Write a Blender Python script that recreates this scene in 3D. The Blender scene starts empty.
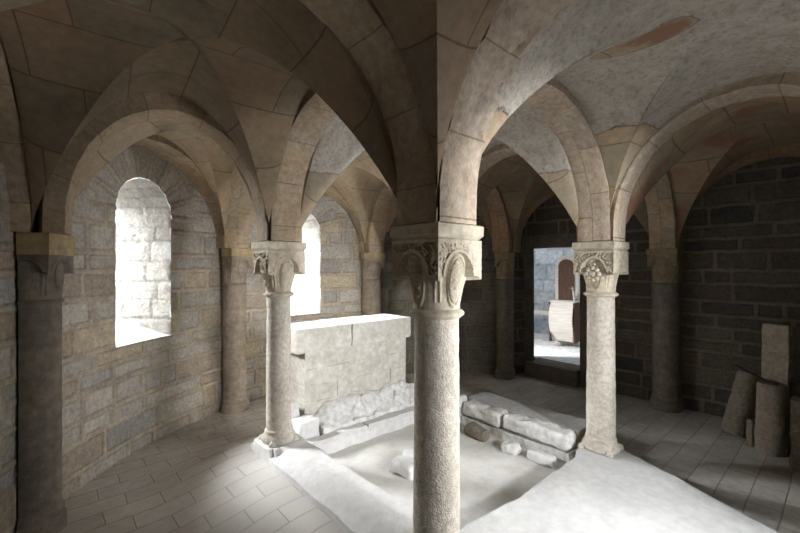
import bpy, math, random
import numpy as np
from mathutils import noise as mn, Vector

random.seed(7)
scene = bpy.context.scene
COL = scene.collection
PI = math.pi
ZS = 1.963                      # springing height of every arch
AC = (1.2, 0.55); AR = 3.25     # centre and radius of the apse wall

# ------------------------------------------------------------------ helpers
def N(p, f=1.0, o=0.0):
    return mn.noise(Vector((p[0]*f+o, p[1]*f-o*.7, p[2]*f+o*1.3)))

def fbm(p, f=1.0, o=0.0):
    return N(p, f, o) + .5*N(p, f*2.1, o+3) + .25*N(p, f*4.3, o+7)

def sm(a, b, x):
    t = min(1, max(0, (x-a)/(b-a))) if b != a else float(x > a)
    return t*t*(3-2*t)

def mesh_obj(name, verts, faces, mat, parent=None, smooth=True, uv=None, attrs=None, sharp=None, mats=None, midx=None):
    me = bpy.data.meshes.new(name)
    me.from_pydata([tuple(v) for v in verts], [], faces)
    if uv is not None:
        lay = me.uv_layers.new(name='UVMap')
        lay.data.foreach_set('uv', np.asarray(uv, dtype=np.float32).ravel())
    for k, a in (attrs or {}).items():
        a = np.asarray(a, dtype=np.float32)
        if a.ndim == 2:
            at = me.attributes.new(k, 'FLOAT_COLOR', 'POINT')
            at.data.foreach_set('color', np.c_[a, np.ones(len(a), np.float32)].ravel())
        else:
            at = me.attributes.new(k, 'FLOAT', 'POINT')
            at.data.foreach_set('value', a)
    for m in (mats or [mat]):
        me.materials.append(m)
    if midx is not None:
        me.polygons.foreach_set('material_index', midx)
    me.validate()
    if smooth:
        me.polygons.foreach_set('use_smooth', [True]*len(me.polygons))
        if sharp is not None:
            me.set_sharp_from_angle(angle=math.radians(sharp))
    me.update()
    o = bpy.data.objects.new(name, me)
    COL.objects.link(o)
    if parent is not None:
        o.parent = parent
    return o

def tag(o, label=None, cat=None, group=None, kind=None):
    if label: o['label'] = label
    if cat: o['category'] = cat
    if group: o['group'] = group
    if kind: o['kind'] = kind
    return o

def empty(name, loc, rz=0):
    o = bpy.data.objects.new(name, None)
    o.empty_display_size = .1
    o.location = loc; o.rotation_euler = (0, 0, rz)
    COL.objects.link(o)
    return o

class MB:
    def __init__(s): s.v = []; s.f = []
    def add(s, v, f):
        b = len(s.v); s.v += [tuple(x) for x in v]; s.f += [tuple(b+i for i in q) for q in f]
    def grid(s, P, close_u=False):
        nu, nv = len(P), len(P[0]); b = len(s.v)
        for r in P: s.v += [tuple(x) for x in r]
        for i in range(nu if close_u else nu-1):
            i2 = (i+1) % nu
            for j in range(nv-1):
                s.f.append((b+i*nv+j, b+i2*nv+j, b+i2*nv+j+1, b+i*nv+j+1))
    def lathe(s, prof, n=40, a0=0, a1=2*PI, c=(0, 0), nz=0, off=0, cap=True):
        full = abs(a1-a0-2*PI) < 1e-6
        m = n if full else n+1
        P = []
        for i in range(m):
            a = a0+(a1-a0)*i/n
            row = []
            for r, z in prof:
                rr = r
                if nz:
                    q = (c[0]+r*math.cos(a), c[1]+r*math.sin(a), z)
                    rr = r+nz*fbm(q, 9, off)+nz*.5*N(q, 30, off)
                row.append((c[0]+rr*math.cos(a), c[1]+rr*math.sin(a), z))
            P.append(row)
        b = len(s.v)
        s.grid(P, close_u=full)
        if cap and full:
            k = len(prof)
            s.f.append(tuple(b+i*k for i in range(m))[::-1])
            s.f.append(tuple(b+i*k+k-1 for i in range(m)))
    def box(s, lo, hi, nx=1, ny=1, nz_=1, amp=0, freq=4, off=0, rnd=0.0, warp=None):
        """subdivided box, rounded edges, noise along the surface"""
        lo = Vector(lo); hi = Vector(hi); d = hi-lo; c = (lo+hi)/2
        idx = {}; b = len(s.v)
        def vid(i, j, k):
            key = (i, j, k)
            if key not in idx:
                p = Vector((lo.x+d.x*i/nx, lo.y+d.y*j/ny, lo.z+d.z*k/nz_))
                if rnd:
                    q = Vector([min(max(p[m], lo[m]+rnd), hi[m]-rnd) for m in range(3)])
                    w = p-q
                    if w.length > 1e-9:
                        p = q+w.normalized()*rnd*min(1, w.length/rnd) if w.length > rnd else p
                if amp:
                    p = p+Vector((fbm(p, freq, off+1), fbm(p, freq, off+11), fbm(p, freq, off+23)))*amp
                if warp: p = Vector(warp(p))
                idx[key] = len(s.v); s.v.append(tuple(p))
            return idx[key]
        for i in range(nx):
            for j in range(ny):
                s.f.append((vid(i, j, 0), vid(i, j+1, 0), vid(i+1, j+1, 0), vid(i+1, j, 0)))
                s.f.append((vid(i, j, nz_), vid(i+1, j, nz_), vid(i+1, j+1, nz_), vid(i, j+1, nz_)))
        for i in range(nx):
            for k in range(nz_):
                s.f.append((vid(i, 0, k), vid(i+1, 0, k), vid(i+1, 0, k+1), vid(i, 0, k+1)))
                s.f.append((vid(i, ny, k), vid(i, ny, k+1), vid(i+1, ny, k+1), vid(i+1, ny, k)))
        for j in range(ny):
            for k in range(nz_):
                s.f.append((vid(0, j, k), vid(0, j, k+1), vid(0, j+1, k+1), vid(0, j+1, k)))
                s.f.append((vid(nx, j, k), vid(nx, j+1, k), vid(nx, j+1, k+1), vid(nx, j, k+1)))
    def tube(s, pts, r, n=8):
        pts = [Vector(p) for p in pts]; P = []
        for i, p in enumerate(pts):
            t = (pts[min(i+1, len(pts)-1)]-pts[max(i-1, 0)]).normalized()
            a = t.orthogonal().normalized(); bb = t.cross(a)
            P.append([p+(a*math.cos(2*PI*k/n)+bb*math.sin(2*PI*k/n))*r for k in range(n+1)])
        s.grid(P)
    def build(s, name, mat, parent=None, smooth=True, sharp=40, **kw):
        return mesh_obj(name, s.v, s.f, mat, parent, smooth, sharp=sharp, **kw)

# ------------------------------------------------------------------ materials
def new_mat(name, rough=.92):
    m = bpy.data.materials.new(name); m.use_nodes = True
    nt = m.node_tree; nt.nodes.clear()
    out = nt.nodes.new('ShaderNodeOutputMaterial'); bs = nt.nodes.new('ShaderNodeBsdfPrincipled')
    bs.inputs['Roughness'].default_value = rough
    bs.inputs['Specular IOR Level'].default_value = .18
    nt.links.new(bs.outputs[0], out.inputs[0])
    return m, nt, bs

def nd(nt, typ, **kw):
    n = nt.nodes.new(typ)
    for k, v in kw.items():
        if k in n.inputs: n.inputs[k].default_value = v
        else: setattr(n, k, v)
    return n

def noise_n(nt, vec, scale, detail=5, rough=.6):
    n = nd(nt, 'ShaderNodeTexNoise'); n.inputs['Scale'].default_value = scale
    n.inputs['Detail'].default_value = detail; n.inputs['Roughness'].default_value = rough
    nt.links.new(vec, n.inputs['Vector'])
    return n.outputs['Fac']

def ramp(nt, fac, stops):
    r = nd(nt, 'ShaderNodeValToRGB'); e = r.color_ramp.elements
    while len(e) < len(stops): e.new(.5)
    for q, (p, c) in zip(e, stops):
        q.position = p; q.color = (*c, 1) if len(c) == 3 else c
    nt.links.new(fac, r.inputs[0]); return r.outputs[0]

def mixc(nt, fac, a, b, mode='MIX'):
    m = nd(nt, 'ShaderNodeMix', data_type='RGBA', blend_type=mode)
    for sock, v in ((m.inputs[0], fac), (m.inputs[6], a), (m.inputs[7], b)):
        if isinstance(v, (int, float)): sock.default_value = v
        elif isinstance(v, tuple): sock.default_value = (*v, 1)
        else: nt.links.new(v, sock)
    return m.outputs[2]

def math_n(nt, op, a, b=None, clamp=False):
    m = nd(nt, 'ShaderNodeMath', operation=op, use_clamp=clamp)
    for i, v in enumerate((a, b)):
        if v is None: continue
        if isinstance(v, (int, float)): m.inputs[i].default_value = v
        else: nt.links.new(v, m.inputs[i])
    return m.outputs[0]

def bump(nt, bs, h, strength=.5, dist=.01):
    b = nd(nt, 'ShaderNodeBump'); b.inputs['Strength'].default_value = strength
    b.inputs['Distance'].default_value = dist
    nt.links.new(h, b.inputs['Height']); nt.links.new(b.outputs[0], bs.inputs['Normal'])

def stone(name, a, b, c=None, s1=2.2, s2=22, bs_=60, bstr=.6, bdist=.008, attr=False, voro=False, joints=None, stain=None, con=1.0, jdark=.62, top=None):
    """two-tone weathered stone; attr multiplies a vertex colour; joints = (width, height) masonry joints in UV metres"""
    m, nt, bs = new_mat(name)
    tc = nd(nt, 'ShaderNodeTexCoord'); vec = tc.outputs['Object']
    n1 = noise_n(nt, vec, s1, 6, .65); n2 = noise_n(nt, vec, s2, 4, .6); n3 = noise_n(nt, vec, bs_, 3, .6)
    col = ramp(nt, n1, [(.3, a), (.7, b)] if c is None else [(.28, a), (.5, c), (.72, b)])
    fine = ramp(nt, n2, [(.3, (1-.34*con,)*3), (.7, (1+.22*con,)*3)])
    col = mixc(nt, .8, col, fine, 'MULTIPLY')
    h = math_n(nt, 'ADD', math_n(nt, 'MULTIPLY', n2, .7), math_n(nt, 'MULTIPLY', n3, .6))
    if voro:
        v = nd(nt, 'ShaderNodeTexVoronoi'); v.inputs['Scale'].default_value = 105; nt.links.new(vec, v.inputs['Vector'])
        pit = ramp(nt, v.outputs['Distance'], [(.12, (.55,)*3), (.5, (1.05,)*3)])
        col = mixc(nt, .45, col, pit, 'MULTIPLY')
        h = math_n(nt, 'ADD', h, v.outputs['Distance'])
    if stain:
        n4 = noise_n(nt, vec, 1.1, 5, .7)
        col = mixc(nt, ramp(nt, n4, [(.52, (0,)*3), (.66, (1,)*3)]), col, stain)
    if joints:
        br = nd(nt, 'ShaderNodeTexBrick'); br.offset = .5
        br.inputs['Scale'].default_value = 1; br.inputs['Brick Width'].default_value = joints[0]
        br.inputs['Row Height'].default_value = joints[1]; br.inputs['Mortar Size'].default_value = .004
        br.inputs['Mortar Smooth'].default_value = .3
        br.inputs['Color1'].default_value = (.88, .89, .90, 1); br.inputs['Color2'].default_value = (1.08, 1.03, .97, 1)
        br.inputs['Mortar'].default_value = (jdark, jdark*.96, jdark*.9, 1)
        nt.links.new(tc.outputs['UV'], br.inputs['Vector'])
        col = mixc(nt, 1.0, col, br.outputs['Color'], 'MULTIPLY')
        h = math_n(nt, 'SUBTRACT', h, math_n(nt, 'MULTIPLY', br.outputs['Fac'], .9))
    if top:  # upward faces painted paler, window light put into the colour
        ge = nd(nt, 'ShaderNodeNewGeometry'); sx = nd(nt, 'ShaderNodeSeparateXYZ'); nt.links.new(ge.outputs['Normal'], sx.inputs[0])
        col = mixc(nt, ramp(nt, sx.outputs[2], [(.6, (0,)*3), (.85, (1,)*3)]), col, top)
    if attr:
        at = nd(nt, 'ShaderNodeAttribute'); at.attribute_name = 'tint'
        col = mixc(nt, 1.0, col, at.outputs['Color'], 'MULTIPLY')
    nt.links.new(col, bs.inputs['Base Color'])
    bump(nt, bs, h, bstr, bdist)
    return m

M = {}
M['wall'] = stone('wall_stone', (.76, .76, .77), (1.06, 1.03, .98), s1=9, s2=34, bs_=90, bstr=1.0, bdist=.016, attr=True, con=1.0)
M['column'] = stone('column_stone', (.42, .378, .315), (.58, .535, .46), s1=3, s2=30, bs_=120, bstr=.5, bdist=.005, voro=True)
M['capital'] = stone('capital_stone', (.44, .38, .29), (.58, .52, .41), s1=4, s2=20, bs_=60, bstr=.35, bdist=.006)
M['old_column'] = stone('dark_column_stone', (.20, .17, .14), (.36, .30, .23), c=(.27, .22, .17), s1=3, s2=18, bs_=70, bstr=.7, bdist=.01)
M['dim_column'] = stone('shaded_column_stone', (.13, .115, .10), (.25, .21, .17), c=(.18, .155, .13), s1=3, s2=18, bs_=70, bstr=.7, bdist=.01)  # darker copy of the half-column stone, shade put into the colour
M['dim_capital'] = stone('shaded_capital_stone', (.20, .165, .10), (.28, .23, .15), s1=4, s2=20, bstr=.4)  # darker copy of the ochre capital, shade put into the colour
M['old_capital'] = stone('ochre_capital_stone', (.33, .25, .14), (.44, .35, .21), s1=4, s2=20, bstr=.4)
M['rib'] = stone('rib_stone', (.30, .25, .18), (.43, .38, .31), c=(.38, .30, .21), s1=2.4, s2=26, bs_=80, bstr=.8, bdist=.012, joints=(.36, 3.0))
M['rib_light'] = stone('pale_rib_stone', (.38, .33, .26), (.53, .475, .39), c=(.45, .365, .285), s1=2.6, s2=24, bs_=70, bstr=.9, bdist=.014, joints=(.40, 3.0))
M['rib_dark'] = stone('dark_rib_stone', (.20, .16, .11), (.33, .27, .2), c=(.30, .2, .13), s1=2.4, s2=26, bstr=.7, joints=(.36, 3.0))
M['white'] = stone('white_mortar', (.60, .59, .575), (.71, .70, .685), s1=2, s2=16, bs_=60, bstr=.45, bdist=.008, con=.35)
M['bed'] = stone('mortar_bed', (.47, .465, .455), (.58, .575, .56), s1=2.5, s2=16, bs_=60, bstr=.6, bdist=.01, con=.4)
M['pale'] = stone('pale_limestone', (.64, .63, .61), (.76, .755, .74), c=(.70, .685, .66), s1=3.5, s2=18, bs_=70, bstr=.7, bdist=.01)
M['altar'] = stone('altar_stone', (.46, .435, .38), (.66, .64, .60), c=(.56, .53, .465), s1=6, s2=18, bs_=60, bstr=.6, bdist=.008, con=.7, top=(.78, .78, .77))
M['frag'] = stone('fragment_stone', (.19, .165, .13), (.31, .26, .205), c=(.24, .205, .165), s1=6, s2=30, bs_=80, bstr=.8, bdist=.01, voro=True)
M['frag_pale'] = stone('pale_fragment_stone', (.26, .225, .175), (.36, .315, .25), s1=5, s2=26, bstr=.6)
M['frag_dark'] = stone('dark_fragment_stone', (.10, .09, .075), (.18, .15, .12), s1=6, s2=30, bstr=.7)
M['ledge'] = stone('dusty_grey_slab', (.44, .435, .42), (.54, .535, .52), s1=3, s2=20, bstr=.4, con=.5)
M['jamb'] = stone('jamb_stone', (.30, .27, .23), (.42, .38, .32), s1=3, s2=20, bstr=.7, attr=False)

def ceiling_mat():
    m, nt, bs = new_mat('vault_stone')
    tc = nd(nt, 'ShaderNodeTexCoord'); vec = tc.outputs['Object']
    n1 = noise_n(nt, vec, 1.3, 6, .65); n2 = noise_n(nt, vec, 18, 5, .65); n3 = noise_n(nt, vec, 55, 3, .6)
    base = ramp(nt, n1, [(.3, (.165, .138, .105)), (.48, (.235, .20, .15)), (.6, (.25, .195, .145)), (.74, (.30, .265, .21))])
    base = mixc(nt, .6, base, ramp(nt, n2, [(.3, (.7,)*3), (.7, (1.2,)*3)]), 'MULTIPLY')
    br = nd(nt, 'ShaderNodeTexBrick'); br.offset = .37
    br.inputs['Scale'].default_value = 1; br.inputs['Brick Width'].default_value = .62; br.inputs['Row Height'].default_value = .34
    br.inputs['Mortar Size'].default_value = .0045; br.inputs['Mortar Smooth'].default_value = .25
    br.inputs['Color1'].default_value = (.88, .90, .92, 1); br.inputs['Color2'].default_value = (1.08, 1.0, .94, 1); br.inputs['Mortar'].default_value = (.58, .55, .51, 1)
    nt.links.new(tc.outputs['UV'], br.inputs['Vector'])
    base = mixc(nt, 1.0, base, br.outputs['Color'], 'MULTIPLY')
    # grey / warm tint by bay
    at = nd(nt, 'ShaderNodeAttribute'); at.attribute_name = 'tint'
    base = mixc(nt, 1.0, base, at.outputs['Color'], 'MULTIPLY')
    # reddish paint left on the aisle vault
    ar = nd(nt, 'ShaderNodeAttribute'); ar.attribute_name = 'paint'
    nr = noise_n(nt, vec, 2.4, 4, .6)
    rf = ramp(nt, math_n(nt, 'MULTIPLY', nr, ar.outputs['Fac']), [(.5, (0,)*3), (.6, (1,)*3)])
    base = mixc(nt, rf, base, (.25, .145, .095))
    # plaster mask
    ap = nd(nt, 'ShaderNodeAttribute'); ap.attribute_name = 'plaster'
    np_ = noise_n(nt, vec, 3.0, 7, .62)
    k = math_n(nt, 'ADD', ap.outputs['Fac'], math_n(nt, 'MULTIPLY', math_n(nt, 'SUBTRACT', np_, .5), .55))
    mask = ramp(nt, k, [(.485, (0,)*3), (.515, (1,)*3)])
    pn = noise_n(nt, vec, 9, 6, .7)
    pl = ramp(nt, pn, [(.3, (.34, .30, .25)), (.52, (.43, .39, .335)), (.7, (.49, .455, .40))])
    pl = mixc(nt, .7, pl, ramp(nt, noise_n(nt, vec, 34, 4, .7), [(.3, (.5,)*3), (.52, (1.04,)*3)]), 'MULTIPLY')
    col = mixc(nt, mask, base, pl)
    nt.links.new(col, bs.inputs['Base Color'])
    h = math_n(nt, 'ADD', math_n(nt, 'MULTIPLY', n2, .5), math_n(nt, 'MULTIPLY', n3, .25))
    h = math_n(nt, 'SUBTRACT', h, math_n(nt, 'MULTIPLY', br.outputs['Fac'], .6))
    h2 = math_n(nt, 'ADD', math_n(nt, 'MULTIPLY', pn, 3.4), math_n(nt, 'ADD', 1.3, math_n(nt, 'MULTIPLY', n3, .8)))
    hh = nd(nt, 'ShaderNodeMix', data_type='FLOAT')
    nt.links.new(mask, hh.inputs[0]); nt.links.new(h, hh.inputs[2]); nt.links.new(h2, hh.inputs[3])
    bump(nt, bs, hh.outputs[0], .75, .014)
    return m
M['ceiling'] = ceiling_mat()

def floor_mat():
    m, nt, bs = new_mat('floor_paving', .85)
    tc = nd(nt, 'ShaderNodeTexCoord'); vec = tc.outputs['Object']
    mp = nd(nt, 'ShaderNodeMapping'); mp.inputs['Rotation'].default_value = (0, 0, math.radians(0))
    nt.links.new(vec, mp.inputs['Vector'])
    wv = nd(nt, 'ShaderNodeTexNoise'); wv.inputs['Scale'].default_value = 3
    nt.links.new(vec, wv.inputs['Vector'])
    ws = nd(nt, 'ShaderNodeVectorMath', operation='SCALE'); ws.inputs['Scale'].default_value = .022
    nt.links.new(wv.outputs['Color'], ws.inputs[0])
    wa = nd(nt, 'ShaderNodeVectorMath', operation='ADD'); nt.links.new(mp.outputs[0], wa.inputs[0]); nt.links.new(ws.outputs[0], wa.inputs[1])
    br = nd(nt, 'ShaderNodeTexBrick'); br.offset = .43
    br.inputs['Scale'].default_value = 1; br.inputs['Brick Width'].default_value = .36; br.inputs['Row Height'].default_value = .19
    br.inputs['Mortar Size'].default_value = .006; br.inputs['Mortar Smooth'].default_value = .5
    br.inputs['Color1'].default_value = (.88, .87, .86, 1); br.inputs['Color2'].default_value = (1.06, 1.05, 1.03, 1); br.inputs['Mortar'].default_value = (.62, .58, .52, 1)
    nt.links.new(wa.outputs[0], br.inputs['Vector'])
    n1 = noise_n(nt, vec, 1.0, 7, .68); n2 = noise_n(nt, vec, 14, 5, .65)
    col = ramp(nt, n1, [(.33, (.29, .25, .205)), (.45, (.44, .415, .38)), (.66, (.53, .515, .49))])
    col = mixc(nt, .7, col, ramp(nt, n2, [(.3, (.72,)*3), (.7, (1.15,)*3)]), 'MULTIPLY')
    col = mixc(nt, .9, col, br.outputs['Color'], 'MULTIPLY')
    # pale veil painted where window light falls on the floor
    at = nd(nt, 'ShaderNodeAttribute'); at.attribute_name = 'light_veil'
    k = math_n(nt, 'ADD', at.outputs['Fac'], math_n(nt, 'MULTIPLY', math_n(nt, 'SUBTRACT', n1, .5), .6), True)
    col = mixc(nt, k, col, mixc(nt, .6, (.62, .60, .57), br.outputs['Color'], 'MULTIPLY'))
    # bare earth in the sunken middle
    ae = nd(nt, 'ShaderNodeAttribute'); ae.attribute_name = 'earth'
    earth = ramp(nt, noise_n(nt, vec, 2.6, 6, .65), [(.34, (.56, .54, .49)), (.52, (.66, .645, .61)), (.7, (.72, .71, .685))])
    earth = mixc(nt, .5, earth, ramp(nt, n2, [(.3, (.82,)*3), (.7, (1.1,)*3)]), 'MULTIPLY')
    col = mixc(nt, ae.outputs['Fac'], col, earth)
    nt.links.new(col, bs.inputs['Base Color'])
    h = math_n(nt, 'SUBTRACT', math_n(nt, 'MULTIPLY', n2, .8), math_n(nt, 'MULTIPLY', math_n(nt, 'MULTIPLY', br.outputs['Fac'], .9), math_n(nt, 'SUBTRACT', 1.0, ae.outputs['Fac'])))
    bump(nt, bs, h, .6, .01)
    return m
M['floor'] = floor_mat()

def wood(name, a, b, sc=(1, 1, 14)):
    m, nt, bs = new_mat(name, .75)
    tc = nd(nt, 'ShaderNodeTexCoord')
    mp = nd(nt, 'ShaderNodeMapping'); mp.inputs['Scale'].default_value = sc
    nt.links.new(tc.outputs['Object'], mp.inputs['Vector'])
    n = noise_n(nt, mp.outputs[0], 4, 6, .65)
    nt.links.new(ramp(nt, n, [(.3, a), (.7, b)]), bs.inputs['Base Color'])
    bump(nt, bs, n, .4, .004)
    return m
M['wood_pale'] = wood('weathered_pale_wood', (.50, .45, .40), (.70, .66, .60))
M['wood_dark'] = wood('dark_brown_wood', (.07, .035, .025), (.14, .08, .055), (14, 14, 1))
M['outwall'] = stone('outdoor_stone', (.42, .46, .50), (.60, .63, .66), c=(.50, .52, .54), s1=2.5, s2=14, bstr=.6, attr=True)
M['outground'] = stone('outdoor_ground', (.55, .54, .52), (.68, .67, .66), s1=2, s2=12, bstr=.4)
def metal():
    m, nt, bs = new_mat('rusty_iron', .7)
    tc = nd(nt, 'ShaderNodeTexCoord')
    n = noise_n(nt, tc.outputs['Object'], 40, 4)
    nt.links.new(ramp(nt, n, [(.3, (.03, .02, .015)), (.7, (.09, .05, .035))]), bs.inputs['Base Color'])
    bs.inputs['Metallic'].default_value = .5
    return m
M['iron'] = metal()

# ------------------------------------------------------------------ masonry walls
def rows_blocks(z0, z1, s0, s1, rng, hmin=.10, hmax=.21, wmin=.14, wmax=.52):
    rows = []; z = z0
    while z < z1:
        h = rng.uniform(hmin, hmax); bl = []; s = s0-rng.uniform(0, .3)
        while s < s1:
            w = rng.uniform(wmin, wmax)*(1.0 if rng.random() > .2 else .45)
            bl.append(s); s += max(w, .09)
        bl.append(s+.5)
        rows.append((z, z+h, bl)); z += h
    return rows

def masonry(S, Z, rows, rng_seed, palette, wins=(), joint=.022, jcol=(.40, .34, .25)):
    """block id + distance to the nearest joint for every (s, z): tints and relief"""
    n = len(S); ids = np.zeros(n, np.int64); dist = np.full(n, 9.0)
    wob = np.array([N((a, b, 0), 6, rng_seed)*.012 for a, b in zip(S, Z)])
    Zw = Z+wob; Sw = S+wob*.7
    for ri, (za, zb, bl) in enumerate(rows):
        m = (Zw >= za) & (Zw < zb)
        if not m.any(): continue
        b = np.array(bl); k = np.searchsorted(b, Sw[m])-1; k = np.clip(k, 0, len(b)-2)
        d = np.minimum(np.minimum(Zw[m]-za, zb-Zw[m]), np.minimum(np.abs(Sw[m]-b[k]), np.abs(b[k+1]-Sw[m])))
        ids[m] = ri*1000+k; dist[m] = d
    for wi, (sc, zsill, zsp, r, ring, nv) in enumerate(wins):
        dx = Sw-sc; dz = Zw-zsp; rr = np.hypot(dx, dz)
        m = (dz > -.02) & (rr < r+ring)
        ang = np.arctan2(np.maximum(dz[m], 0), dx[m])/PI*nv
        k = np.clip(np.floor(ang), 0, nv-1)
        da = np.minimum(ang-k, k+1-ang)*PI/nv*rr[m]
        ids[m] = 900000+wi*1000+k.astype(int)
        dist[m] = np.minimum(da, np.abs(r+ring-rr[m]))
        # jamb stones keep a clean edge on the opening
        q = (~m) & (np.abs(dx) < r+.01) & (Zw > zsill)
        dist[q] = .1
    r2 = np.random.RandomState(rng_seed)
    uid, inv = np.unique(ids, return_inverse=True)
    pal = np.array(palette)
    bc = pal[r2.randint(0, len(pal), len(uid))]*r2.uniform(.86, 1.14, (len(uid), 1))
    off = r2.uniform(-.007, .003, len(uid))
    col = bc[inv]
    t = np.clip((dist-joint*.55)/(joint*.7), 0, 1)
    jc = np.array(jcol)*(1+.3*np.array([N((a, b, 3), 3, rng_seed) for a, b in zip(S, Z)]))[:, None]
    rough_line = .75+.9*np.array([N((a, b, 8), 5, rng_seed) for a, b in zip(S, Z)])
    col = col*t[:, None]+jc*(1-t[:, None])
    joint_shade = np.exp(-((dist-joint*1.15)/.006)**2)*np.clip(rough_line, 0, 1)  # dark line beside each joint, its shadow painted into the colour
    col = col*(1-.42*joint_shade)[:, None]
    edge = np.clip(dist/.03, 0, 1)
    rel = np.where(t > .5, off[inv]-.008*(1-edge), .007)
    rough = np.array([fbm((a, b, 1.7), 14, rng_seed) for a, b in zip(S, Z)])
    rel = rel+rough*.005*t
    # broad dirt and dust
    dirt = np.array([fbm((a*.8, b, 5), .9, rng_seed+4) for a, b in zip(S, Z)])
    col = col*(1+.22*dirt)[:, None]
    return np.clip(col, .01, 1), rel

def wall(name, path, z0, z1, step, palette, seed, wins=(), jcol=(.40, .34, .25), shade=None, openings=(), hz=(.14, .25), wz=(.22, .72)):
    """path: list of (x, y); the wall faces the left side of the walking direction; wins and openings in path metres"""
    P = np.array(path, float); seg = np.hypot(*(P[1:]-P[:-1]).T); cum = np.r_[0, np.cumsum(seg)]
    L = cum[-1]; ns = int(L/step)+1; nz = int((z1-z0)/step)+1
    s = np.linspace(0, L, ns); z = np.linspace(z0, z1, nz)
    for (sc, zsill, zsp, r, ring, nv) in wins:      # snap grid lines to the jambs and sill
        for x in (sc-r, sc+r): s[np.argmin(abs(s-x))] = x
        z[np.argmin(abs(z-zsill))] = zsill
    for (a, b, c, d) in openings:
        for x in (a, b): s[np.argmin(abs(s-x))] = x
        for x in (c, d): z[np.argmin(abs(z-x))] = x
    S, Z = np.meshgrid(s, z, indexing='ij'); S = S.ravel().copy(); Z = Z.ravel().copy()
    keep = np.ones(len(S), bool)
    for (sc, zsill, zsp, r, ring, nv) in wins:
        dx = S-sc; dz = Z-zsp; rr = np.hypot(dx, dz)
        inside = ((np.abs(dx) < r-1e-6) & (Z > zsill+1e-6) & (dz <= 0)) | ((dz > 0) & (rr < r-1e-6))
        near = (dz > 0) & (np.abs(rr-r) < step*.75)
        S[near] = sc+dx[near]*r/rr[near]; Z[near] = zsp+dz[near]*r/rr[near]
        inside &= ~near
        keep &= ~inside
    for (a, b, c, d) in openings:
        keep &= ~((S > a+1e-6) & (S < b-1e-6) & (Z > c-1e-6) & (Z < d-1e-6))
    k = np.clip(np.searchsorted(cum, S, side='right')-1, 0, len(seg)-1)
    f = ((S-cum[k])/seg[k])[:, None]
    XY = P[k]*(1-f)+P[k+1]*f
    tn = (P[1:]-P[:-1])/seg[:, None]
    # smooth tangents
    tv = np.zeros_like(P); tv[:-1] += tn; tv[1:] += tn
    tv /= np.hypot(*tv.T)[:, None]
    T = tv[k]*(1-f)+tv[k+1]*f
    nrm = np.c_[-T[:, 1], T[:, 0]]
    rows = rows_blocks(z0, z1, 0, L, random.Random(seed), hz[0], hz[1], wz[0], wz[1])
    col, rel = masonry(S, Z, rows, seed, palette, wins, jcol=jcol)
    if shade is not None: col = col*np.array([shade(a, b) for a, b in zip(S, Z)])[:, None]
    V = np.c_[XY+nrm*rel[:, None], Z]
    faces = []
    kp = keep.reshape(ns, nz)
    for i in range(ns-1):
        for j in range(nz-1):
            if kp[i, j] and kp[i+1, j] and kp[i, j+1] and kp[i+1, j+1]:
                mid = (s[i]+s[i+1])/2, (z[j]+z[j+1])/2
                if any(a < mid[0] < b and c < mid[1] < d for a, b, c, d in openings): continue
                if any((abs(mid[0]-w[0]) < w[3] and w[1] < mid[1] <= w[2]) or (mid[1] > w[2] and math.hypot(mid[0]-w[0], mid[1]-w[2]) < w[3]*.985) for w in wins): continue
                a = i*nz+j
                faces.append((a, a+nz, a+nz+1, a+1)[::-1])
    o = mesh_obj(name, V, faces, M['wall'], attrs={'tint': col})
    tag(o, kind='structure')
    return o

PAL_L = [(.41, .385, .35), (.44, .41, .365), (.38, .365, .345), (.42, .395, .36), (.43, .375, .285), (.40, .345, .285), (.455, .43, .39)]
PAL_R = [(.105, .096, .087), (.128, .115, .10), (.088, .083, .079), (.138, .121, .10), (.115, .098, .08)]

def arc(a0, a1, n=40, r=AR):
    return [(AC[0]+r*math.cos(math.radians(a0+(a1-a0)*i/n)), AC[1]+r*math.sin(math.radians(a0+(a1-a0)*i/n))) for i in range(n+1)]
WTOP = 3.12
W1 = 128.5; W2 = 90.0; RW = .335
rad = AR*PI/180
def pol(a, r=AR): return (AC[0]+r*math.cos(math.radians(a)), AC[1]+r*math.sin(math.radians(a)))

# walked clockwise seen from above so that the room is on the right -> reverse to keep the room on the left
pl = arc(108.8, 180, 60)+[(-2.2, -.6), (-2.35, -2.3)]
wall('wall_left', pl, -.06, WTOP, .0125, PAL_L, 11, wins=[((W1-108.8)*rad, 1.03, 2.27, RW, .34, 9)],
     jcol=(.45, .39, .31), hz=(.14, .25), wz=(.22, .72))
pb = arc(31.3, 108.8, 70)
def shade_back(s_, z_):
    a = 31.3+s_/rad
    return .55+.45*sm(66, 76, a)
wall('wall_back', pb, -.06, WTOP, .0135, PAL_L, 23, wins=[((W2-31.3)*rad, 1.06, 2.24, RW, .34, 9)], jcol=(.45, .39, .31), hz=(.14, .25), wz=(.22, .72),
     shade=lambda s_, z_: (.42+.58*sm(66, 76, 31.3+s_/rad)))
pr = [(4.33, -2.3), (4.33, 2.05), pol(31.3)]
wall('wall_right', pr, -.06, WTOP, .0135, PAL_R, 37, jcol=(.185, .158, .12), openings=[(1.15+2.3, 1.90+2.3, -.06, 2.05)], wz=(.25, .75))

# rear wall with the stair opening that lets the daylight into the nave
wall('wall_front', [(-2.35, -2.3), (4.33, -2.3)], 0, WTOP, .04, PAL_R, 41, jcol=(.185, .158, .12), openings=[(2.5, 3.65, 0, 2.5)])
mb = MB()
for x0, x1 in ((.1, .15), (1.2, 1.35)):
    mb.box((x0, -2.75, 0), (x1, -2.3, 2.5))
mb.box((.1, -2.75, 2.5), (1.35, -2.3, 2.56))
tag(mb.build('door_2', M['jamb'], smooth=False), kind='structure')

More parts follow.
